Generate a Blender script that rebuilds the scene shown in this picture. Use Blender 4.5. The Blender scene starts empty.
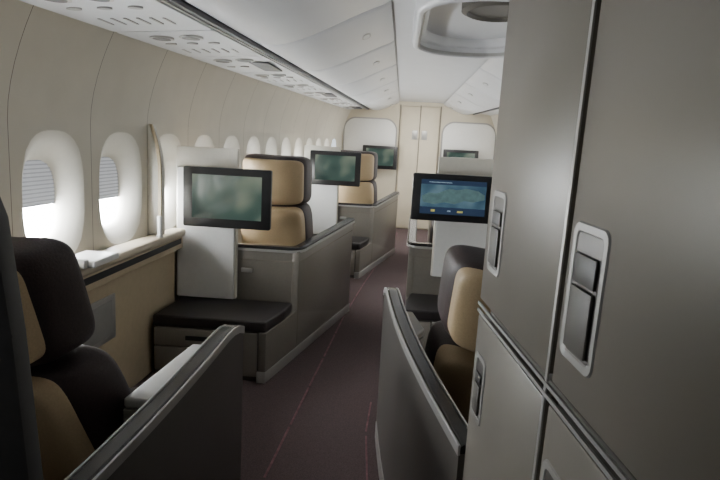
import bpy, bmesh, math
from mathutils import Vector, Matrix
D=bpy.data
COL=bpy.context.scene.collection

# ------------------------------------------------------------------ materials
def mat(name, col, rough=.5, metal=0, var=.08, scale=30, bump=0, spec=.5, emit=None, estr=0, coat=0):
    m=D.materials.new(name); m.use_nodes=True; nt=m.node_tree; b=nt.nodes['Principled BSDF']
    b.inputs['Roughness'].default_value=rough; b.inputs['Metallic'].default_value=metal
    b.inputs['Specular IOR Level'].default_value=spec
    b.inputs['Coat Weight'].default_value=coat
    tc=nt.nodes.new('ShaderNodeTexCoord'); n=nt.nodes.new('ShaderNodeTexNoise'); n.inputs['Scale'].default_value=scale; n.inputs['Detail'].default_value=4
    nt.links.new(tc.outputs['Object'],n.inputs['Vector'])
    r=nt.nodes.new('ShaderNodeValToRGB')
    r.color_ramp.elements[0].position=.3; r.color_ramp.elements[1].position=.7
    r.color_ramp.elements[0].color=[c*(1-var) for c in col]+[1]; r.color_ramp.elements[1].color=[min(1,c*(1+var)) for c in col]+[1]
    nt.links.new(n.outputs['Fac'],r.inputs['Fac']); nt.links.new(r.outputs['Color'],b.inputs['Base Color'])
    if bump:
        bp=nt.nodes.new('ShaderNodeBump'); bp.inputs['Strength'].default_value=bump; bp.inputs['Distance'].default_value=.004
        nt.links.new(n.outputs['Fac'],bp.inputs['Height']); nt.links.new(bp.outputs['Normal'],b.inputs['Normal'])
    if emit:
        b.inputs['Emission Color'].default_value=(*emit,1); b.inputs['Emission Strength'].default_value=estr
    return m
M={}
M['wall']=mat('cream_sidewall',(.62,.58,.49),.6,var=.03,scale=5)
M['seam']=mat('panel_gap',(.20,.175,.14),.8)
M['reveal']=mat('window_reveal',(.76,.73,.65),.55,var=.02)
M['pane']=mat('window_pane',(.8,.8,.8),.3,var=.01,emit=(.93,.97,1.0),estr=82)
M['shade']=mat('window_shade',(.42,.43,.45),.7,var=.03,emit=(.85,.87,.9),estr=.38)  # weak emission paints in daylight glowing through the shade
M['slat']=mat('shade_slat',(.30,.31,.33),.7,var=.03,emit=(.8,.82,.9),estr=.20)  # slats get a fainter painted backlight glow
M['ceil']=mat('ceiling_white',(.63,.635,.64),.42,var=.02,scale=4)
M['bin']=mat('bin_white',(.65,.655,.665),.28,var=.02,scale=4)
M['darkgap']=mat('dark_rail',(.05,.05,.055),.5)
M['carpet']=mat('carpet_mauve_brown',(.105,.076,.076),.95,var=.35,scale=260,bump=.5,spec=.1)
M['pink']=mat('carpet_red_stripe',(.19,.085,.095),.9,var=.35,scale=20)
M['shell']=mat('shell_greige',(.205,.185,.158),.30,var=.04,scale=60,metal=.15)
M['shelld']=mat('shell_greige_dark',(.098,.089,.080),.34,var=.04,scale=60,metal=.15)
M['otto']=mat('ottoman_greige',(.26,.238,.205),.42,var=.03,scale=60)
M['silver']=mat('satin_silver',(.46,.45,.43),.36,metal=.5,var=.03)
M['rim']=mat('rim_black',(.022,.019,.019),.25,var=.1)
M['leather']=mat('dark_brown_leather',(.040,.025,.024),.5,var=.2,scale=150,bump=.25)
M['tan']=mat('tan_leather',(.52,.39,.23),.5,var=.06,scale=150,bump=.15)
M['blackcush']=mat('black_leather',(.020,.016,.016),.42,var=.2,scale=120,bump=.2)
M['panelw']=mat('panel_white',(.74,.73,.70),.42,var=.02)
M['panelc']=mat('panel_cream',(.70,.665,.58),.45,var=.02)
M['beige']=mat('console_beige',(.54,.44,.29),.5,var=.04)
M['ledge']=mat('ledge_tan',(.54,.46,.34),.35,var=.04)
M['bezel']=mat('bezel_black',(.012,.012,.013),.3,coat=.3)
M['closet']=mat('closet_greige',(.195,.176,.148),.36,var=.015,scale=8,metal=.1)
M['closetb']=mat('closet_edge',(.09,.083,.07),.5,var=.03)
M['frame']=mat('latch_frame_grey',(.36,.35,.33),.42,metal=.25,var=.03)
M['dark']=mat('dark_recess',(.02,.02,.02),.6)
M['darkpart']=mat('charcoal_partition',(.07,.068,.068),.6,var=.06)
M['flap']=mat('latch_flap',(.04,.038,.036),.45,var=.04)
M['door']=mat('cream_door',(.62,.55,.42),.5,var=.03,scale=6)
M['front']=mat('front_bulkhead',(.60,.54,.42),.5,var=.03,scale=6)
M['glass']=mat('lamp_lens',(.3,.3,.3),.2,var=.02)
def screenmat(name,c1,c2,c3,st,sc=3):
    m=D.materials.new(name); m.use_nodes=True; nt=m.node_tree; b=nt.nodes['Principled BSDF']
    b.inputs['Base Color'].default_value=(.01,.012,.012,1); b.inputs['Roughness'].default_value=.12
    tc=nt.nodes.new('ShaderNodeTexCoord'); n=nt.nodes.new('ShaderNodeTexNoise'); n.inputs['Scale'].default_value=sc; n.inputs['Detail'].default_value=1
    r=nt.nodes.new('ShaderNodeValToRGB'); e=r.color_ramp.elements; e[0].position=.35; e[0].color=(*c1,1); e[1].position=.66; e[1].color=(*c3,1)
    k=e.new(.5); k.color=(*c2,1)
    nt.links.new(tc.outputs['Object'],n.inputs['Vector']); nt.links.new(n.outputs['Fac'],r.inputs['Fac']); nt.links.new(r.outputs['Color'],b.inputs['Emission Color'])
    b.inputs['Emission Strength'].default_value=st
    return m
M['scr']=screenmat('screen_green',(.012,.032,.026),(.045,.08,.065),(.19,.22,.16),1.0,3.5)  # blank screens: uneven greenish reflection painted in as weak emission
M['map']=screenmat('screen_map',(.025,.055,.085),(.045,.09,.125),(.09,.15,.185),1.2,7)
M['mapland']=mat('map_land',(.05,.10,.09),.4,var=.4,emit=(.065,.11,.12),estr=.9)
M['mapbar']=mat('map_bar',(.02,.03,.06),.4,emit=(.012,.025,.05),estr=1)
M['mapy']=mat('map_yellow',(.5,.4,.05),.4,emit=(.50,.44,.12),estr=1)
M['mapw']=mat('map_white',(.5,.5,.5),.4,emit=(.3,.4,.45),estr=1)

# ------------------------------------------------------------------ helpers
def toproot(o):
    while o.parent: o=o.parent
    return o
def empty(name,loc,label,cat,group=None):
    o=D.objects.new(name,None); o.empty_display_size=.1; o.location=loc; COL.objects.link(o)
    o['label']=label; o['category']=cat
    if group: o['group']=group
    return o
def finish(name,bm,mats,parent=None,label=None,cat=None,group=None,kind=None,ang=.6):
    bmesh.ops.recalc_face_normals(bm,faces=bm.faces)
    vs=[v.co for v in bm.verts]
    if parent: off=Vector(toproot(parent).location)
    else:
        mn=[min(v[i] for v in vs) for i in range(3)]; mx=[max(v[i] for v in vs) for i in range(3)]
        off=Vector(((mn[0]+mx[0])/2,(mn[1]+mx[1])/2,mn[2]))
    for v in bm.verts: v.co-=off
    me=D.meshes.new(name); bm.to_mesh(me); bm.free()
    for p in me.polygons: p.use_smooth=True
    me.set_sharp_from_angle(angle=ang)
    if not isinstance(mats,(list,tuple)): mats=[mats]
    for m_ in mats: me.materials.append(m_)
    o=D.objects.new(name,me); COL.objects.link(o)
    if parent: o.parent=parent
    else: o.location=off
    if label: o['label']=label
    if cat: o['category']=cat
    if group: o['group']=group
    if kind: o['kind']=kind
    return o
def bevel(bm,w,seg=3):
    if w>0: bmesh.ops.bevel(bm,geom=list(bm.edges),offset=w,segments=seg,affect='EDGES',profile=.5,clamp_overlap=True)
def prism_bm(pts,vec,bm=None,bev=0,seg=3):
    b=bmesh.new()
    a=[b.verts.new(p) for p in pts]; c=[b.verts.new(Vector(p)+Vector(vec)) for p in pts]
    n=len(pts); b.faces.new(a); b.faces.new(c[::-1])
    for i in range(n): b.faces.new((a[i],c[i],c[(i+1)%n],a[(i+1)%n]))
    bmesh.ops.recalc_face_normals(b,faces=b.faces)
    bevel(b,bev,seg)
    if bm is None: return b
    merge(bm,b); return bm
def merge(bm,b):
    me=D.meshes.new('tmp'); b.to_mesh(me); b.free(); bm.from_mesh(me); D.meshes.remove(me)
def box_bm(x0,x1,y0,y1,z0,z1,bm=None,bev=0,seg=3):
    return prism_bm([(x0,y0,z0),(x1,y0,z0),(x1,y1,z0),(x0,y1,z0)],(0,0,z1-z0),bm,bev,seg)
def xf(bm,f):
    for v in bm.verts: v.co=Vector(f(v.co))
    return bm
def spow(v,e): return math.copysign(abs(v)**e,v)
def sup(c,a,b,d,e2=.35,e1=.5,bend=0,tilt=0,nu=56,nv=22,bm=None):
    """rounded cushion: half sizes a (x), d (y), b (z)"""
    q=bmesh.new(); rows=[]
    T=Matrix.Rotation(tilt,3,'X')
    def P(u,v):
        cv=spow(math.cos(v),e1); x=a*cv*spow(math.cos(u),e2); z=b*cv*spow(math.sin(u),e2); y=d*spow(math.sin(v),e1)
        y+=bend*x*x
        return T@Vector((x,y,z))+Vector(c)
    for j in range(1,nv):
        v=-math.pi/2+math.pi*j/nv
        rows.append([q.verts.new(P(2*math.pi*i/nu,v)) for i in range(nu)])
    for j in range(len(rows)-1):
        for i in range(nu): q.faces.new((rows[j][i],rows[j][(i+1)%nu],rows[j+1][(i+1)%nu],rows[j+1][i]))
    for r,s in((rows[0],-1),(rows[-1],1)):
        p=q.verts.new(P(0,s*math.pi/2))
        for i in range(nu): q.faces.new((r[i],r[(i+1)%nu],p))
    if bm is None: return q
    merge(bm,q); return bm
def sweep_bm(path,w,h,shift=0,bm=None):
    q=bmesh.new(); rows=[]
    n=len(path)
    for i,p in enumerate(path):
        p=Vector(p); t=(Vector(path[min(i+1,n-1)])-Vector(path[max(i-1,0)])); t.z=0; t.normalize()
        s=Vector((t.y,-t.x,0)); c=p+s*shift; e=min(h,w)*.3
        sec=[(-w/2,0),(w/2,0),(w/2,h-e),(w/2-e,h),(-w/2+e,h),(-w/2,h-e)]
        rows.append([q.verts.new(c+s*a+Vector((0,0,b))) for a,b in sec])
    for i in range(n-1):
        for k in range(6): q.faces.new((rows[i][k],rows[i][(k+1)%6],rows[i+1][(k+1)%6],rows[i+1][k]))
    q.faces.new(rows[0]); q.faces.new(rows[-1][::-1])
    if bm is None: return q
    merge(bm,q); return bm
def rrect(w,h,r,n=6):
    pts=[]
    for cx,cy,a0 in((w/2-r,h/2-r,0),(-w/2+r,h/2-r,90),(-w/2+r,-h/2+r,180),(w/2-r,-h/2+r,270)):
        for i in range(n+1):
            a=math.radians(a0+90*i/n); pts.append((cx+r*math.cos(a),cy+r*math.sin(a)))
    return pts

# ------------------------------------------------------------------ room shell
WK=.075
def wx(y): return -1.87+WK*y
def inw(z): return 0 if z<1.6 else .13*((z-1.6)/.46)**1.7
P0=.611; WY=[1.594+P0*i for i in range(15)]; WZ=1.235
Y0=-1.2; Y1=10.95
def build_wall(side,holes):
    b=bmesh.new()
    def P(y,z,dep=0):
        x=wx(y)-dep+inw(z)
        if side>0: x=.66-x
        return (x,y,z)
    def quad(ya,yb,zs,mi=0):
        prev=None
        for z in zs:
            cur=(b.verts.new(P(ya,z)),b.verts.new(P(yb,z)))
            if prev:
                f=b.faces.new((prev[0],prev[1],cur[1],cur[0])); f.material_index=mi
            prev=cur
    up=[1.60,1.68,1.76,1.84,1.92,1.99,2.06,2.16]; lo=[0,.45,.88]; g=.004; a=.235; h=.325
    quad(Y0,WY[0]-P0/2,lo+up)
    quad(WY[-1]+P0/2,Y1+.02,lo+up)
    for yc in WY:
        l=yc-P0/2+g; r=yc+P0/2
        quad(l,r,lo); quad(l,r,up); quad(l-g,l,lo+up,1)
        z0,z1=.88,1.60
        if not holes: quad(l,r,[z0,z1]); continue
        cy=(l+r)/2; hw=(r-l)/2
        angs=sorted([2*math.pi*i/48 for i in range(48)]+[math.atan2(s*((z1 if s>0 else z0)-WZ)*s,t*hw) %(2*math.pi) for s in(1,-1) for t in(1,-1)])
        ring=[]
        for an in angs:
            c,s=math.cos(an),math.sin(an)
            k=1e9
            if abs(c)>1e-6: k=min(k,hw/abs(c))
            if s>1e-6: k=min(k,(z1-WZ)/s)
            if s<-1e-6: k=min(k,(WZ-z0)/-s)
            n=2.8; rr=1/((abs(c)/a)**n+(abs(s)/h)**n)**(1/n)
            o=b.verts.new(P(cy+c*k,WZ+s*k)); i=b.verts.new(P(cy+c*rr,WZ+s*rr)); ring.append((o,i))
        for i in range(len(ring)):
            p,q=ring[i],ring[(i+1)%len(ring)]
            b.faces.new((p[0],q[0],q[1],p[1]))
    return finish('wall_left' if side<0 else 'wall_right',b,[M['wall'],M['seam']],kind='structure')
build_wall(-1,True); build_wall(1,False)

for wi,yc in enumerate(WY[:14]):
    yc+=.002
    b=bmesh.new(); n=48; rows=[]
    prof=[(.235,.325,0,2.8),(.228,.318,.004,2.7),(.212,.296,.016,2.6),(.19,.262,.040,2.5),(.168,.226,.070,2.5),(.155,.202,.095,2.7),(.150,.195,.118,3.0)]
    for k_,(a,h,dep,nn) in enumerate(prof):
        r=[]; dz=-.022*k_/6
        for i in range(n):
            an=2*math.pi*i/n; c,s=math.cos(an),math.sin(an); rr=1/((abs(c)/a)**nn+(abs(s)/h)**nn)**(1/nn)
            y=yc+c*rr; r.append(b.verts.new((wx(y)-dep,y,WZ+dz+s*rr)))
        rows.append(r)
    for j in range(len(rows)-1):
        for i in range(n): b.faces.new((rows[j][i],rows[j][(i+1)%n],rows[j+1][(i+1)%n],rows[j+1][i]))
    w=finish('window_%d'%(wi+1),b,M['reveal'],kind='structure',ang=1.2)
    frac=[.5,.5,.57,.62,.6,.5,.5,.42,.5,.45,.4,.35,.4,.4][wi]
    zt=WZ+.18; zb=zt-.40*frac
    def sk(v): return (v.x+WK*(v.y-yc),v.y,v.z)
    b=bmesh.new(); x=wx(yc)-.109
    box_bm(x-.004,x+.000,yc-.16,yc+.16,zb,zt,b)
    sh=finish('window_shade',xf(b,sk),M['shade'],w)
    b=bmesh.new(); k=int((zt-zb)/.02)
    for i in range(k+1):
        z=zb+i*.02; box_bm(x-.001,x+.004,yc-.16,yc+.16,z,z+.006,b)
    finish('shade_slats',xf(b,sk),M['slat'],sh)
    b=bmesh.new(); x=wx(yc)-.120
    box_bm(x-.003,x,yc-.165,yc+.165,WZ-.235,zb+.01,b)
    finish('window_pane',xf(b,sk),M['pane'],w)

b=bmesh.new(); box_bm(-2.1,2.9,Y0,11.1,-.06,0,b); finish('floor',b,M['carpet'],kind='structure')
b=bmesh.new(); box_bm(-2.1,2.9,Y0-.05,Y0,0,2.6,b); finish('wall_back',b,M['closet'],kind='structure')
# ceiling
def xr(y): return -1.07+.043*y
def crown(y): return .30-.02*max(0,y-2)
XC=.03
def binz(y,t): return 2.135+crown(y)*math.sin(math.pi*t/2)**1.25
b=bmesh.new(); ys=[Y0+i*(11.0-Y0)/24 for i in range(25)]; rows=[]
for y in ys:
    L_=[]
    wt=wx(y)+inw(2.06)
    L_.append((wt-.02,2.10))
    L_.append((xr(y)+.0,2.155))
    for t in [0,.1,.2,.35,.5,.6,.7,.8,.9,1]: L_.append((xr(y)+(XC-xr(y))*t, binz(y,t)+.022))
    full=[(x,y,z) for x,z in L_]+[(.66-x,y,z) for x,z in reversed(L_)]
    rows.append([b.verts.new(p) for p in full])
for j in range(len(rows)-1):
    for i in range(len(rows[0])-1): b.faces.new((rows[j][i],rows[j][i+1],rows[j+1][i+1],rows[j+1][i]))
finish('ceiling',b,M['ceil'],kind='structure')
for s in(-1,1):
    b=sweep_bm([(xr(y) if s<0 else .66-xr(y),y,2.105) for y in ys],.022,.03)
    finish('trim_%d'%(1 if s<0 else 2),b,M['darkgap'],kind='structure')
    b=sweep_bm([((xr(y)-.022) if s<0 else .66-xr(y)+.022,y,2.10) for y in ys],.012,.02)
    finish('trim_%d'%(3 if s<0 else 4),b,M['silver'],kind='structure')

BL=1.28; TB=.86
def bulge(t): return .07*math.sin(math.pi*min(1,t/TB)**.75)+.004
def make_bin(side,y0):
    y1=y0+BL-.010; N=18; q=bmesh.new()
    yy=[y0,y0+.02,y0+.06,(y0+y1)/2,y1-.06,y1-.02,y1]; grid=[]
    for y in yy:
        r=[]
        for i in range(N+1):
            t=i/N*TB; inset=.020 if y in(y0,y1) else (.006 if y in (y0+.02,y1-.02) else 0)
            x=xr(y)+.014+(XC-xr(y)-.02)*t; z=binz(y,t)+inset-bulge(t)+(.012 if i==N else 0)
            if side>0: x=.66-x
            r.append(q.verts.new((x,y,z)))
        grid.append(r)
    for j in range(len(yy)-1):
        for i in range(N): q.faces.new((grid[j][i],grid[j][i+1],grid[j+1][i+1],grid[j+1][i]))
    ym=(y0+y1)/2
    X0=(xr(ym)+XC)/2; X0=X0 if side<0 else .66-X0
    root=empty('overhead_bin',(X0,ym,2.15),'white curved overhead bin with flush oval latch','overhead bin','overhead bins along the cabin')
    d=finish('bin_door',q,M['bin'],root,ang=1.0)
    t=.66; x=xr(ym)+(XC-xr(ym))*t; z=binz(ym,t)-bulge(t)-.004
    if side>0: x=.66-x
    sl=.50
    q=bmesh.new(); pts=[(.085*math.cos(a*math.pi/12),.03*math.sin(a*math.pi/12)) for a in range(24)]
    prism_bm([(x+p[1],ym+p[0],z-.002+(p[1]*sl if side<0 else -p[1]*sl)) for p in pts],(0,0,.012),q)
    l=finish('latch',q,M['silver'],d,label='silver oval latch')
    q=bmesh.new()
    prism_bm([(x+p[1]*.7,ym+p[0]*.8,z-.004+(p[1]*.35 if side<0 else -p[1]*.35)) for p in pts],(0,0,.01),q)
    finish('latch_button',q,M['ceil'],d)
y=-.1
while y<10.4:
    make_bin(-1,y)
    if y>1.5: make_bin(1,y)
    y+=BL

def service_panel(y0,i):
    y1=y0+.90
    ym=(y0+y1)/2
    def S(t,y,dz=0):
        xa=wx(y)+inw(2.06)+.03; xb=xr(y)-.035
        return Vector((xa+(xb-xa)*t,y,2.075+.03*t+dz))
    root=empty('service_panel',S(.5,ym),'white passenger service panel with reading lights and vent','service panel','service panels above the windows')
    q=bmesh.new()
    box_bm(0,1,y0,y1,0,1,q)
    bevel(q,.03,2)
    xf(q,lambda v:S(v.x,v.y,-.012+.02*v.z))
    finish('panel_body',q,M['ceil'],root)
    def disc(c,rx,ry,h,m,nm,par,lab=None):
        q=bmesh.new(); prism_bm([c+Vector((rx*math.cos(a*math.pi/14),ry*math.sin(a*math.pi/14),0)) for a in range(28)],(0,0,h),q)
        return finish(nm,q,m,par,lab)
    for k,(t,yy) in enumerate([(.32,y0+.17),(.64,y0+.17)]):
        c=S(t,yy,-.019)
        ring=disc(c,.062,.070,.012,M['silver'],'reading_light',root,'grey oval reading light')
        disc(c+Vector((0,0,-.003)),.046,.052,.006,M['glass'],'lamp_lens',ring)
    if i%3==2:
        q=bmesh.new(); c=S(.76,y0+.52,-.022); box_bm(c.x-.07,c.x+.07,c.y-.26,c.y+.26,c.z,c.z+.012,q,.004)
        finish('sign_lens',q,M['darkgap'],root,label='dark unlit sign lens')
        for k in range(2): disc(S(.2+.22*k,y0+.50,-.018),.032,.024,.012,M['frame'],'air_nozzle',root,'grey oval air nozzle')
    else:
        for k in range(3): disc(S(.25+.25*k,y0+.36,-.018),.032,.022,.012,M['frame'],'air_nozzle',root,'grey oval air nozzle')
        q=bmesh.new(); c=S(.5,y0+.64,-.016)
        for k in range(6):
            xx=c.x-.15+k*.06; box_bm(xx-.006,xx+.006,c.y-.07,c.y+.07,c.z+(xx-c.x)*.05,c.z+.01,q)
        finish('vent_grille',q,M['frame'],root,label='grey slotted vent')
i=1; y=.35
while y<10.0: service_panel(y,i); y+=.915; i+=1

def ceil_panel(y0,y1,xm,wd):
    root=empty('ceiling_lamp_panel',(xm,(y0+y1)/2,2.3),'white rounded recessed ceiling lamp panel with dark oval lens','ceiling lamp')
    def Z(y): return 2.135+crown(y)+.022
    q=bmesh.new(); pts=rrect(wd,y1-y0,.40,12); n=len(pts); ym=(y0+y1)/2
    rows=[]
    for s,dz in((1,.01),(.995,-.10),(.975,-.13),(.93,-.14),(.90,-.135),(.88,-.10),(.87,-.075),(.82,-.07),(.80,-.06),(.78,-.008),(.70,-.006)):
        rows.append([q.verts.new((xm+p[0]*s,ym+p[1]*(1-(1-s)*.6),Z(ym+p[1])+dz)) for p in pts])
    for j in range(len(rows)-1):
        for i in range(n): q.faces.new((rows[j][i],rows[j][(i+1)%n],rows[j+1][(i+1)%n],rows[j+1][i]))
    q.faces.new(rows[-1])
    fr=finish('lamp_frame',q,M['bin'],root,ang=.9)
    q=bmesh.new(); rows=[]
    for s,dz in((.885,-.128),(.872,-.128),(.872,-.105)):
        rows.append([q.verts.new((xm+p[0]*s,ym+p[1]*(1-(1-s)*.6),Z(ym+p[1])+dz)) for p in pts])
    for j in range(len(rows)-1):
        for i in range(n): q.faces.new((rows[j][i],rows[j][(i+1)%n],rows[j+1][(i+1)%n],rows[j+1][i]))
    finish('frame_lip',q,M['silver'],fr,label='grey inner lip')
    q=bmesh.new(); yc=y0+.62
    rows=[]
    for s,dz in((1,-.005),(1,-.055),(.85,-.07),(.8,-.05)):
        rows.append([q.verts.new((xm+.05+.22*s*math.cos(a*math.pi/16),yc+.28*s*math.sin(a*math.pi/16),Z(yc)+dz)) for a in range(32)])
    for j in range(3):
        for i in range(32): q.faces.new((rows[j][i],rows[j][(i+1)%32],rows[j+1][(i+1)%32],rows[j+1][i]))
    q.faces.new(rows[-1])
    finish('lamp_lens',q,M['closetb'],root,label='dark oval lens')
ceil_panel(3.1,4.95,.48,.88)

# front bulkhead
b=bmesh.new(); box_bm(-1.15,1.85,Y1,Y1+.06,0,2.6,b); finish('wall_front',b,M['front'],kind='structure')
for i,(xa,xb) in enumerate(((-.01,.325),(.335,.67))):
    q=bmesh.new(); box_bm(xa,xb,Y1-.03,Y1-.001,.02,2.20,q,.008)
    d=finish('door_%d'%(i+1),q,M['door'],kind='structure')
    q=bmesh.new(); xx=.20 if i==0 else .37
    box_bm(xx,xx+.10,Y1-.037,Y1-.028,1.62,1.78,q,.003)
    finish('latch',q,M['silver'],d,label='silver door latch')
for i,xx in enumerate((-.03,.33,.69)):
    b=bmesh.new(); box_bm(xx-.008,xx+.008,Y1-.012 if i!=1 else Y1-.035,Y1,0,2.22,b); finish('trim_%d'%(5+i),b,M['seam'],kind='structure')
for s in(-1,1):
    cx=.33+s*.88
    root=empty('bulkhead_panel',(cx,Y1-.02,1.2),'pale rounded bulkhead panel behind the wall screen','wall panel','bulkhead panels')
    q=bmesh.new(); pts=rrect(.92,.85,.2,8)
    prism_bm([(cx+p[0],Y1-.025,1.52+p[1]) for p in pts],(0,.012,0),q,.004,2)
    finish('panel_face',q,M['panelw'],root)
    q=bmesh.new(); pts=rrect(.97,.90,.22,8)
    prism_bm([(cx+p[0],Y1-.012,1.52+p[1]) for p in pts],(0,.010,0),q)
    finish('panel_edge',q,M['frame'],root)

def strip(n,pts,w=.012):
    b=bmesh.new()
    for (xa,ya),(xb,yb) in zip(pts[:-1],pts[1:]):
        L_=yb-ya; k=max(1,int(L_/.45))
        for i in range(k):
            t0=i/k; t1=(i+.94)/k
            sweep_bm([(xa+(xb-xa)*t0,ya+L_*t0,0),(xa+(xb-xa)*t1,ya+L_*t1,0)],w,.003,bm=b)
    finish('trim_%d'%n,b,M['pink'],kind='structure')
strip(8,[(-.62,.6),(-.54,2.57),(-.41,5.27),(-.30,6.6),(-.10,8.6),(.05,10.4)])
strip(9,[(-.03,2.2),(-.09,3.1),(-.08,3.5)],.010)

# ------------------------------------------------------------------ seats
def seat(loc,rot,top,label,slim=1.0,rec=0,arm=.70,soft=0,ts=1.04,e1=.34,bend=1.7,te=.22,bs=1.04):
    root=empty('airplane_seat',(0,0,0),label,'seat','first class seats')
    def part(name,bm,m,p=root,label=None): return finish(name,bm,m,p,label)
    hd=sup((0,.14-rec*.05,top-.185),.265,.190,.092*slim,.28+soft,e1,bend=bend,tilt=.05+rec)
    hr=part('headrest',hd,M['leather'],label='dark brown leather headrest')
    part('headrest_back',sup((0,.086-rec*.15,top-.192-rec*.06),.240*ts,.163*ts,.054*slim,.24+soft,te,bend=bend*.97,tilt=.05+rec),M['tan'],hr,'tan leather headrest back')
    hb=(top-.36-.24)/2; zc=.24+hb
    br=part('backrest',sup((0,.25+rec*.42,zc),.270,hb+.012,.108*slim,.26+soft,e1,bend=bend*.75,tilt=.20+rec*.9),M['leather'],label='dark brown leather backrest')
    part('backrest_back',sup((0,.168+rec*.42,zc-rec*.05),.250*bs,(hb-.014)*min(1,bs),.080*slim,.24+soft,te,bend=bend*.72,tilt=.20+rec*.9),M['tan'],br,'tan leather backrest back')
    part('seat_cushion',sup((0,.62,.40),.27,.075,.30,.3,.3),M['leather'])
    part('seat_base',box_bm(-.24,.24,.22,.82,0,.34,bev=.02),M['shelld'])
    for s in(-1,1):
        part('armrest',box_bm(min(s*.265,s*.31),max(s*.265,s*.31),.30,arm,.30,.60,bev=.02),M['shelld'])
    root.location=loc; root.rotation_euler=(0,0,rot)
    return root
seat((-1.27,1.55,0),-.44,1.25,'dark brown leather seat with tan edge beside the side console',1.05,.22,.62,.04,1.0,e1=.40,bs=.98,bend=1.5)
seat((-.99,4.42,0),-.20,1.43,'tan-backed leather seat inside the greige shell')
seat((-.59,7.50,0),-.20,1.43,'tan-backed leather seat in the forward shell')
seat((.505,2.18,0),.16,1.18,'dark brown leather seat with tan edge beside the closet',1.25,.26,.46,.04,1.05,e1=.40,bend=1.5,bs=1.06)
seat((.62,5.25,0),.05,1.36,'leather seat behind the white screen panel')
seat((.92,8.2,0),.05,1.36,'leather seat in the forward centre row')

# ------------------------------------------------------------------ monitor
def monitor(cx,y,z0,z1,w,screen,label,mapd=False,wall=.10,group=None):
    root=empty('monitor',(cx,y,z0),label,'monitor',group)
    h=z1-z0; zc=(z0+z1)/2
    q=bmesh.new(); prism_bm([(cx+p[0],y-.02,zc+p[1]) for p in rrect(w,h,.014,4)],(0,.04,0),q,.004,2)
    bz=finish('bezel',q,M['bezel'],root)
    q=bmesh.new(); box_bm(cx-w*.395,cx+w*.395,y-.0235,y-.018,zc-h*.35,zc+h*.38,q)
    sc=finish('screen',q,M[screen],root,label='greenish blank screen' if not mapd else 'blue flight map on screen')
    if mapd:
        def r(x0,x1,za,zb,m,nm):
            q=bmesh.new(); box_bm(cx+w*x0,cx+w*x1,y-.0250,y-.0232,zc+h*za,zc+h*zb,q); finish(nm,q,M[m],sc)
        r(-.395,.395,.28,.38,'mapbar','map_title_bar')
        r(-.395,.395,-.35,-.20,'mapbar','map_status_bar')
        r(-.26,-.21,-.30,-.25,'mapy','map_icon')
        r(.06,.13,-.30,-.26,'mapy','map_icon')
        r(-.06,-.02,-.29,-.26,'mapw','map_icon')
        r(-.30,-.02,.32,.335,'mapw','map_title_line')
        q=bmesh.new(); prism_bm([(cx+w*a,y-.0245,zc+h*c) for a,c in((-.38,.02),(-.3,.10),(-.2,.09),(-.05,.2),(.04,.18),(.16,.22),(.30,.18),(.38,.10),(.38,.0),(.24,-.06),(.14,-.04),(.02,-.12),(-.1,-.09),(-.24,-.14),(-.36,-.10))],(0,.001,0),q)
        finish('map_land',q,M['mapland'],sc)
    q=bmesh.new(); box_bm(cx-.07,cx+.07,y+.018,y+wall,zc-.08,zc+.08,q,.006)
    finish('mount_arm',q,M['silver'],root)
    return root

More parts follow.
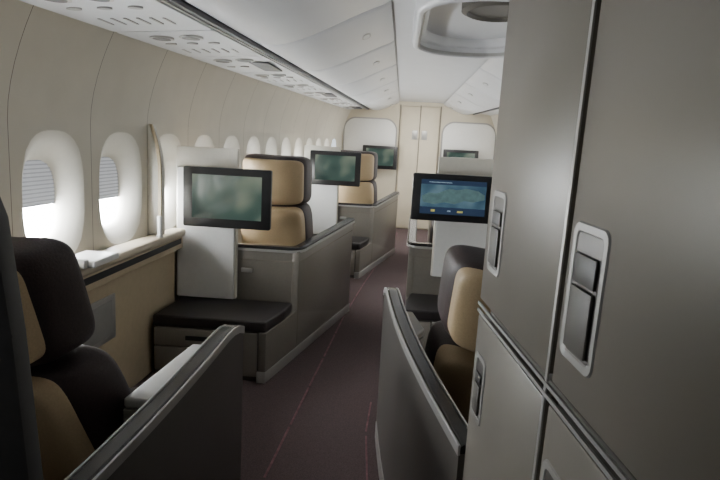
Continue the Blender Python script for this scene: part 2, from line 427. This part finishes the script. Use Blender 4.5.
# ------------------------------------------------------------------ suite modules
def arc_path(a,c,bp,r,n=6):
    a,c,bp=Vector(a),Vector(c),Vector(bp); u=(a-c).normalized(); v=(bp-c).normalized()
    pts=[]
    for i in range(n+1):
        t=i/n; pts.append((1-t)**2*(c+u*r)+2*t*(1-t)*c+t*t*(c+v*r))
    return [a]+pts+[bp]
def suite(ox,oy,sx,k=.225,length=1.76,wl=.78,ztop=(.80,.87),owl=None):
    owl=owl or wl
    def W(x,y,z): return Vector((ox+sx*x,oy+y,z))
    mS=M['shell']
    tx='forward ' if oy>6 else ''
    root=empty('seat_shell',W(.1,.9,0),'%sgreige seat shell with dark rim and silver base'%tx,'seat shell','seat shells')
    th=.05
    def sd(s,z,inn=0): return W(k*s-inn,s,z)
    prof=[(0,.015),(0,.335),(.46,.345),(.49,.352),(.508,.375),(.51,ztop[0]-.02),(length,ztop[1]-.02),(length+.0,.015)]
    a=[sd(s,z) for s,z in prof]
    side=finish('side_panel',prism_bm(a,(-sx*th,0,0),bev=.005,seg=2),mS,root)
    q=bmesh.new()
    prism_bm([sd(.52,.70,-.001),sd(length,.765,-.001),sd(length,.771,-.001),sd(.52,.706,-.001)],(-sx*.004,0,0),q)
    prism_bm([sd(.515,.10,-.001),sd(.520,.10,-.001),sd(.520,.70,-.001),sd(.515,.70,-.001)],(-sx*.004,0,0),q)
    finish('panel_seam',q,M['seam'],side)
    q=bmesh.new(); prism_bm([sd(-.01,.0,-.004),sd(length+.01,.0,-.004),sd(length+.01,.075,-.004),sd(-.01,.075,-.004)],(-sx*(th+.008),0,0),q,.004,2)
    finish('base_strip',q,M['silver'],root,label='silver kick strip')
    q=bmesh.new(); p=[W(-wl,.51,0.01),W(k*.51-.01,.51,.01),W(k*.51-.01,.51,ztop[0]-.02),W(-wl,.51,ztop[0]-.02)]
    prism_bm(p,(0,.045,0),q,.005,2); fp=finish('front_panel',q,mS,root)
    q=bmesh.new()
    xa,xb=-.33,k*.51-.03
    for z in(.70,):
        prism_bm([W(xa,.506,z),W(xb,.506,z),W(xb,.506,z+.005),W(xa,.506,z+.005)],(0,.006,0),q)
    prism_bm([W(xb-.015,.506,.44),W(xb-.010,.506,.44),W(xb-.010,.506,.70),W(xb-.015,.506,.70)],(0,.006,0),q)
    finish('panel_seam',q,M['seam'],fp)
    q=bmesh.new(); prism_bm([W(-.30,.495,.61),W(-.22,.495,.61),W(-.22,.495,.64),W(-.30,.495,.64)],(0,.02,0),q,.003,2)
    finish('latch',q,M['silver'],fp,label='small silver latch')
    pl=arc_path((-wl,.53),(k*.51-.02,.53),(k*length-.02,length),.07,8)
    path=[]
    for pt in pl:
        s=max(0,(pt.y-.53)/(length-.53)); path.append(W(pt.x,pt.y,ztop[0]-.02+s*(ztop[1]-ztop[0])))
    q=sweep_bm(path,.072,.030,shift=0); rim=finish('rim',q,M['rim'],root,label='black rim')
    q=sweep_bm([p_+Vector((0,0,-.010)) for p_ in path],.008,.018,shift=.036*sx); finish('rim_trim',q,M['silver'],rim)
    q=bmesh.new(); prism_bm([W(k*.95-.05,.95,.56),W(k*length-.05,length,.56),W(k*length-.14,length,.56),W(k*.95-.10,.95,.56)],(0,0,.05),q,.008,2)
    finish('side_ledge',q,M['shell'],root)
    lab='%sblack leather topped ottoman set in the shell front'%tx
    ot=empty('ottoman',W(-.35,.25,0),lab,'ottoman','ottomans')
    e=-.055
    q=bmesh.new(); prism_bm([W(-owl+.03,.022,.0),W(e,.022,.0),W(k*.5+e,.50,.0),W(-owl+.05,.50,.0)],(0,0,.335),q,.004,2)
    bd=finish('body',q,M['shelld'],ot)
    q=bmesh.new(); prism_bm([W(-owl+.03,.002,.035),W(-.20,.002,.035),W(-.20,.002,.20),W(-owl+.03,.002,.20)],(0,.025,0),q,.005,2)
    dr=finish('drawer',q,M['otto'],ot)
    q=bmesh.new(); prism_bm([W(-owl+.03,-.004,.21),W(-.20,-.004,.21),W(-.20,-.004,.328),W(-owl+.03,-.004,.328)],(0,.03,0),q,.005,2)
    dt=finish('upper_drawer',q,M['otto'],ot)
    q=bmesh.new(); prism_bm([W(-.19,.002,.035),W(e-.003,.002,.035),W(e-.003,.002,.325),W(-.19,.002,.325)],(0,.025,0),q,.005,2)
    finish('front_cover',q,M['otto'],ot)
    q=bmesh.new(); prism_bm([W(-owl+.24,-.010,.255),W(-owl+.42,-.010,.255),W(-owl+.42,-.010,.285),W(-owl+.24,-.010,.285)],(0,.015,0),q,.003,2)
    finish('handle',q,M['dark'],dt)
    q=bmesh.new(); prism_bm([W(-owl+.02,0,.338),W(e+.050,0,.338),W(k*.30+e+.050,.30,.338),W(k*.50+e+.02,.497,.338),W(-owl+.05,.497,.338)],(0,0,.072),q,.014,4)
    finish('cushion',q,M['blackcush'],ot,label='flat black leather cushion')
    return W
def privacy(W,sx,x0,x1,ztop=1.48,zb=.45,thick=.035,y=.45,lab='tall white screen panel standing behind the ottoman',capc='panelc'):
    c=W((x0+x1)/2,y,zb)
    root=empty('screen_panel',c,lab,'partition panel','screen panels')
    q=bmesh.new(); a,bb=sorted((W(x0,0,0).x,W(x1,0,0).x)); yy=c.y
    box_bm(a+.012,bb-.012,yy-.012,yy+thick,zb-.03,ztop-.14,q,.003,1); finish('panel_body',q,M['panelw'],root)
    q=bmesh.new(); box_bm(a,bb,yy+.002,yy+thick+.018,zb-.03,ztop,q,.003,1); finish('panel_frame',q,M[capc],root,label='cream square-topped backing frame')
W2=suite(-.78,3.64,1,wl=.755,owl=.765)
privacy(W2,1,-.755,-.325)
monitor(-1.14,3.98,.95,1.355,.60,'scr','black framed monitor with greenish blank screen on white panel',wall=.10,group='cabin monitors')
W3=suite(-.38,6.74,1,wl=.90)
privacy(W3,1,-.755,-.325)
monitor(-.745,7.08,1.03,1.43,.60,'scr','black framed monitor on the forward white panel',wall=.10,group='cabin monitors')
Wc=suite(.105,4.15,-1,k=-.03,wl=.85)
privacy(Wc,-1,-.66,-.195,ztop=1.49,zb=.60,y=.44)
monitor(.41,4.44,1.025,1.37,.60,'map','black framed monitor showing a blue flight map',mapd=True,wall=.13,group='cabin monitors')
Wd=suite(.45,7.3,-1,k=-.03,wl=.85)
privacy(Wd,-1,-.72,-.2,ztop=1.42,y=.42)
monitor(-.35,10.81,1.07,1.48,.62,'scr','black framed monitor on the front bulkhead',wall=.11,group='cabin monitors')
monitor(1.08,10.81,1.07,1.48,.62,'scr','black framed monitor on the front bulkhead',wall=.11,group='cabin monitors')

def near_shell(pts,inner,zs,label,mface):
    P_=[Vector((*p,0)) for p in pts]; n=len(P_)
    mid=(P_[0]+P_[-1])/2
    root=empty('seat_shell',mid,label,'seat shell','seat shells')
    def band(i0,i1,za,zb,mm,nm,lab=None,bm=None):
        q=bmesh.new(); rows=[]
        for i,p in enumerate(P_):
            a_=za[i] if isinstance(za,list) else za; b_=zb[i] if isinstance(zb,list) else zb
            rows.append([q.verts.new(p+Vector((inner*x,0,z))) for x,z in((i0,a_),(i1,a_),(i1,b_),(i0,b_))])
        for i in range(n-1):
            for k in range(4): q.faces.new((rows[i][k],rows[i][(k+1)%4],rows[i+1][(k+1)%4],rows[i+1][k]))
        q.faces.new(rows[0]); q.faces.new(rows[-1][::-1])
        return finish(nm,q,mm,root,lab)
    band(0,.05,0.0,[z-.018 for z in zs],mface,'side_panel')
    band(-.004,.054,0.0,.09,M['silver'],'base_strip','silver kick strip')
    path=[p+Vector((inner*.028,0,z-.02)) for p,z in zip(P_,zs)]
    rim=finish('rim',sweep_bm(path,.052,.026),M['rim'],root,label='black rim')
    finish('rim_trim',sweep_bm([p+Vector((0,0,-.004)) for p in path],.007,.030,shift=.029),M['silver'],rim)
    finish('rim_trim',sweep_bm([p+Vector((0,0,-.004)) for p in path],.007,.030,shift=-.029),M['silver'],rim)
    return root,P_
def smooth_end(p0,p1,z0,z1,bow,inner,drop=.05):
    pts=[];zs=[]
    for i in range(25):
        t=i/24; x=p0[0]+(p1[0]-p0[0])*t; y=p0[1]+(p1[1]-p0[1])*t
        x+=-inner*bow*math.sin(math.pi*t)
        z=z0+(z1-z0)*t
        if t>.85: z-=drop*((t-.85)/.15)**2.5
        pts.append((x,y)); zs.append(z)
    return pts,zs
pts,zs=smooth_end((-.69,.62),(-.585,2.30),.80,.87,.03,-1)
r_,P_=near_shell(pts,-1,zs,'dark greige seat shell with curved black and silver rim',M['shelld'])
def ledge(root,pts,m1,z=.72):
    q=prism_bm([(*p,z-.03) for p in pts],(0,0,.035),bev=.010,seg=3); l=finish('side_ledge',q,M[m1],root,label='pale grey inner ledge')
    q=prism_bm([((p[0]),p[1],.02) for p in pts],(0,0,z-.055)); finish('inner_panel',q,M['shell'],root)
ledge(r_,[(-.69,1.75),(-.645,2.28),(-.79,2.28),(-.83,1.75)],'frame',.74)
pts,zs=smooth_end((.208,1.51),(-.035,3.05),.80,.88,.035,1,.06)
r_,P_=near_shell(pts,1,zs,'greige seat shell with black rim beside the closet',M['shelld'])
ledge(r_,[(.11,2.60),(.03,3.03),(.12,3.03),(.17,2.75)],'shell')

# ------------------------------------------------------------------ side consoles
def console(ya,yb,lab,extras=False):
    root=empty('side_console',(wx((ya+yb)/2)+.1,(ya+yb)/2,0),lab,'console','side consoles')
    def C(i,y,z): return Vector((wx(y)+i,y,z))
    e=.07 if extras else 0; g=.08 if extras else 0; h=.085 if extras else 0
    finish('body',prism_bm([C(.01,ya,0),C(.13,ya,0),C(.11-g,yb,0),C(.01,yb,0)],(0,0,.87),bev=.004,seg=2),M['beige'],root)
    finish('ledge_top',prism_bm([C(.005,ya,.865),C(.21+e,ya,.865),C(.20-h,yb,.865),C(.005,yb,.865)],(0,0,.05),bev=.02,seg=4),M['ledge'],root)
    finish('ledge_front',prism_bm([C(.02,ya+.02,.78),C(.195+e,ya+.02,.78),C(.185-h,yb-.02,.78),C(.02,yb-.02,.78)],(0,0,.094),bev=.01,seg=2),M['beige'],root)
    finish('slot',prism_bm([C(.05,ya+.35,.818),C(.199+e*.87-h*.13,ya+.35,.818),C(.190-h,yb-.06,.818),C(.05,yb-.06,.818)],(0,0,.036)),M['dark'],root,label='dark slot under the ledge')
    if extras:
        def B(y): return .13+(.11-g-.13)*(y-ya)/(yb-ya)
        q=prism_bm([C(B(2.80)-.004,2.80,.40),C(B(2.80)+.008,2.80,.40),C(B(3.22)+.008,3.22,.40),C(B(3.22)-.004,3.22,.40)],(0,0,.26),bev=.004,seg=2)
        pk=finish('literature_pocket',q,M['silver'],root,label='silver framed pocket panel')
        q=prism_bm([C(B(2.84),2.84,.43),C(B(2.84)+.011,2.84,.43),C(B(3.18)+.011,3.18,.43),C(B(3.18),3.18,.43)],(0,0,.20),bev=.003,seg=2)
        finish('pocket_face',q,M['frame'],pk)
console(1.12,4.06,'tan side console with ledge below the near windows',True)
console(4.25,6.65,'tan side console beside the enclosed seat')
console(7.35,10.6,'tan side console in the forward row')
root=empty('table_lid',(-1.56,2.85,.915),'pale grey hinged table lid on the ledge','table lid')
q=box_bm(-1.60,-1.42,2.72,2.98,.917,.95,bev=.008); finish('lid',q,M['panelw'],root)
q=box_bm(-1.58,-1.45,2.69,2.73,.917,.96,bev=.008); finish('hinge',q,M['silver'],root)
root=empty('reading_lamp',(-1.48,3.66,.915),'small white cylindrical reading lamp on the ledge','lamp')
def cyl(c,r0,r1,h,n=16):
    q=bmesh.new(); a=[q.verts.new((c[0]+r0*math.cos(2*math.pi*i/n),c[1]+r0*math.sin(2*math.pi*i/n),c[2])) for i in range(n)]
    d=[q.verts.new((c[0]+r1*math.cos(2*math.pi*i/n),c[1]+r1*math.sin(2*math.pi*i/n),c[2]+h)) for i in range(n)]
    q.faces.new(a); q.faces.new(d)
    for i in range(n): q.faces.new((a[i],a[(i+1)%n],d[(i+1)%n],d[i]))
    return q
finish('base',cyl((-1.48,3.66,.915),.022,.020,.015),M['silver'],root)
finish('lamp_body',cyl((-1.48,3.66,.93),.013,.016,.12),M['panelw'],root)
# tan-edged curved divider projecting from the sidewall
root=empty('wall_divider',(-1.55,3.77,.915),'cream curved divider fin with tan edge projecting from the sidewall','divider')
q=bmesh.new(); rows=[]
for j in range(15):
    t=j/14; z=.917+.70*t
    pr=.075*(1-max(0,(t-.55)/.45)**2.2)+.010
    row=[]
    for k in range(13):
        a=math.pi*k/12; yy=3.78-.045*math.cos(a); row.append(q.verts.new((wx(yy)+.004+pr*math.sin(a)**.8,yy,z)))
    rows.append(row)
for j in range(14):
    for k in range(12): q.faces.new((rows[j][k],rows[j][k+1],rows[j+1][k+1],rows[j+1][k]))
q.faces.new(rows[-1]); q.faces.new(rows[0][::-1])
finish('divider_fin',q,M['reveal'],root,ang=1.0)
path=[]
for j in range(15):
    t=j/14; pr=.075*(1-max(0,(t-.55)/.45)**2.2)+.010; path.append((wx(3.74)+.004+pr*.75,.917+.70*t))
q=bmesh.new(); rows=[]
for x_,z_ in path: rows.append([q.verts.new(p) for p in((x_,3.738,z_),(x_+.018,3.738,z_),(x_+.018,3.752,z_),(x_,3.752,z_))])
for j in range(len(rows)-1):
    for k in range(4): q.faces.new((rows[j][k],rows[j][(k+1)%4],rows[j+1][(k+1)%4],rows[j+1][k]))
q.faces.new(rows[0]); q.faces.new(rows[-1][::-1])
finish('divider_edge',q,M['beige'],root,label='tan edge strip')

# ------------------------------------------------------------------ closet
def cx_(y): return .36-.096*y
LEAN=.06
def K(y,z,out=0): return Vector((cx_(y)-out, y-LEAN*(z-1.25), z))
closet=empty('closet',(.8,.5,0),'tall greige closet with silver framed latches','closet')
YE=1.455
q=bmesh.new(); prism_bm([K(-.6,0,-.03),K(YE,0,-.03),Vector((1.3,YE+.07,0)),Vector((1.3,-.6,0))],(0,0,2.3),q)
for v in q.verts:
    if v.co.z>1 : v.co.y-=LEAN*2.3
finish('body',q,M['closetb'],closet)
ZR=1.205
def cdoor(ya,yb,za,zb,latch,nm='door'):
    q=prism_bm([K(ya,za),K(yb,za),K(yb,zb),K(ya,zb)],(.03,0,0),bev=.004,seg=2)
    d=finish(nm,q,M['closet'],closet)
    if latch:
        y0,y1,z0,z1=latch; yc=(y0+y1)/2; zc=(z0+z1)/2
        q=bmesh.new(); po=rrect(y1-y0,z1-z0,.018,5); pi_=rrect(y1-y0-.026,z1-z0-.026,.012,5); n=len(po)
        r1=[q.verts.new(K(yc+p[0],zc+p[1],0)) for p in po]; r2=[q.verts.new(K(yc+p[0]*.97,zc+p[1]*.98,.003)) for p in po]
        r3=[q.verts.new(K(yc+p[0],zc+p[1],.0028)) for p in pi_]; r4=[q.verts.new(K(yc+p[0]*.96,zc+p[1]*.97,.0005)) for p in pi_]
        for A,B in((r1,r2),(r2,r3),(r3,r4)):
            for i in range(n): q.faces.new((A[i],A[(i+1)%n],B[(i+1)%n],B[i]))
        lf=finish('latch_frame',q,M['frame'],d,label='pale grey rounded latch frame')
        q=bmesh.new(); q.faces.new([q.verts.new(K(yc+p[0]*.97,zc+p[1]*.98,.0008)) for p in pi_])
        finish('latch_recess',q,M['shelld'],d,label='dark latch recess')
        w=y1-y0-.045
        q=prism_bm([K(yc-w/2,z0+.022,.002),K(yc+w/2,z0+.022,.002),K(yc+w/2,zc+.012,.002),K(yc-w/2,zc+.012,.002)],(-.005,0,0),bev=.002,seg=2)
        finish('latch_pull',q,M['closetb'],d,label='dark grey latch pull')
        q=prism_bm([K(yc-w/2,zc+.018,.002),K(yc+w/2,zc+.018,.002),K(yc+w/2,z1-.045,.002),K(yc-w/2,z1-.045,.002)],(-.004,0,0),bev=.002,seg=2)
        finish('latch_button',q,M['flap'],d,label='black latch button')
cdoor(.975,YE,ZR+.02,2.28,(1.305,1.415,1.31,1.50))
cdoor(-.58,.945,ZR+.02,2.28,(.805,.925,1.284,1.497))
cdoor(.975,YE,.05,ZR-.02,(1.335,1.43,.93,1.10))
cdoor(-.58,.945,.05,ZR-.02,(.83,.93,.90,1.10))
for z in(ZR-.012,ZR+.006):
    finish('rail',prism_bm([K(-.58,z),K(YE,z),K(YE,z+.007),K(-.58,z+.007)],(-.004,0,0)),M['silver'],closet,label='thin silver rail')
for y in(.956,):
    finish('vertical_trim',prism_bm([K(y,.02,0),K(y+.010,.02,0),K(y+.010,2.28,0),K(y,2.28,0)],(-.003,0,0)),M['silver'],closet,label='thin vertical trim')

part=empty('partition',(-1.1,1.05,0),'charcoal partition beside the nearest seat','partition')
q=prism_bm([(-1.45,1.03,0),(-.64,1.03,0),(-.65,1.03,.5),(-.678,1.03,.9),(-.70,1.03,1.2),(-.725,1.03,1.42),(-.77,1.03,1.54),(-.86,1.03,1.60),(-1.45,1.03,1.62)],(0,.05,0),bev=.01,seg=2)
finish('panel_body',q,M['darkpart'],part)

# ------------------------------------------------------------------ lights
def area(loc,dirv,sx,sy,e,col,name='cabin_lamp'):
    L=D.lights.new(name,'AREA'); L.shape='RECTANGLE'; L.size=sx; L.size_y=sy; L.energy=e; L.color=col
    o=D.objects.new(name,L); COL.objects.link(o); o.location=loc; o.rotation_euler=Vector(dirv).to_track_quat('-Z','Y').to_euler(); return o
for y in(3.5,5.5,7.5,9.5):
    area((2.35-.075*y,y,1.3),(-1,0,0),.3,1.2,4.5 if y<7 else 14,(.93,.97,1))  # added fill in place of daylight from the closed right wall
area((.33,9.6,2.2),(0,.2,-1),.8,.6,26,(1,.97,.9))  # unseen fill added to brighten the forward end
area((-1.7,-.1,1.35),(1,.25,0),.7,.5,2.0,(.95,.98,1),'door_daylight')  # unseen fill added aft to brighten the closet and near shells
w=D.worlds.new('world'); bpy.context.scene.world=w; w.use_nodes=True
w.node_tree.nodes['Background'].inputs[0].default_value=(.85,.93,1,1); w.node_tree.nodes['Background'].inputs[1].default_value=1.5

# ------------------------------------------------------------------ camera
H=1.6; f=600.0; pitch=math.radians(9.65); yaw=math.radians(3.3); roll=math.radians(3)
F=Vector((-math.sin(yaw)*math.cos(pitch),math.cos(yaw)*math.cos(pitch),-math.sin(pitch)))
R=F.cross(Vector((0,0,1))).normalized(); U=R.cross(F)
R2=R*math.cos(roll)+U*math.sin(roll); U2=-R*math.sin(roll)+U*math.cos(roll)
Mx=Matrix((R2,U2,-F)).transposed().to_4x4(); Mx.translation=Vector((0,0,H))
cam=D.cameras.new('camera'); co=D.objects.new('camera',cam); COL.objects.link(co)
co.matrix_world=Mx; cam.sensor_width=36; cam.lens=36*f/720; cam.clip_start=.02
bpy.context.scene.camera=co
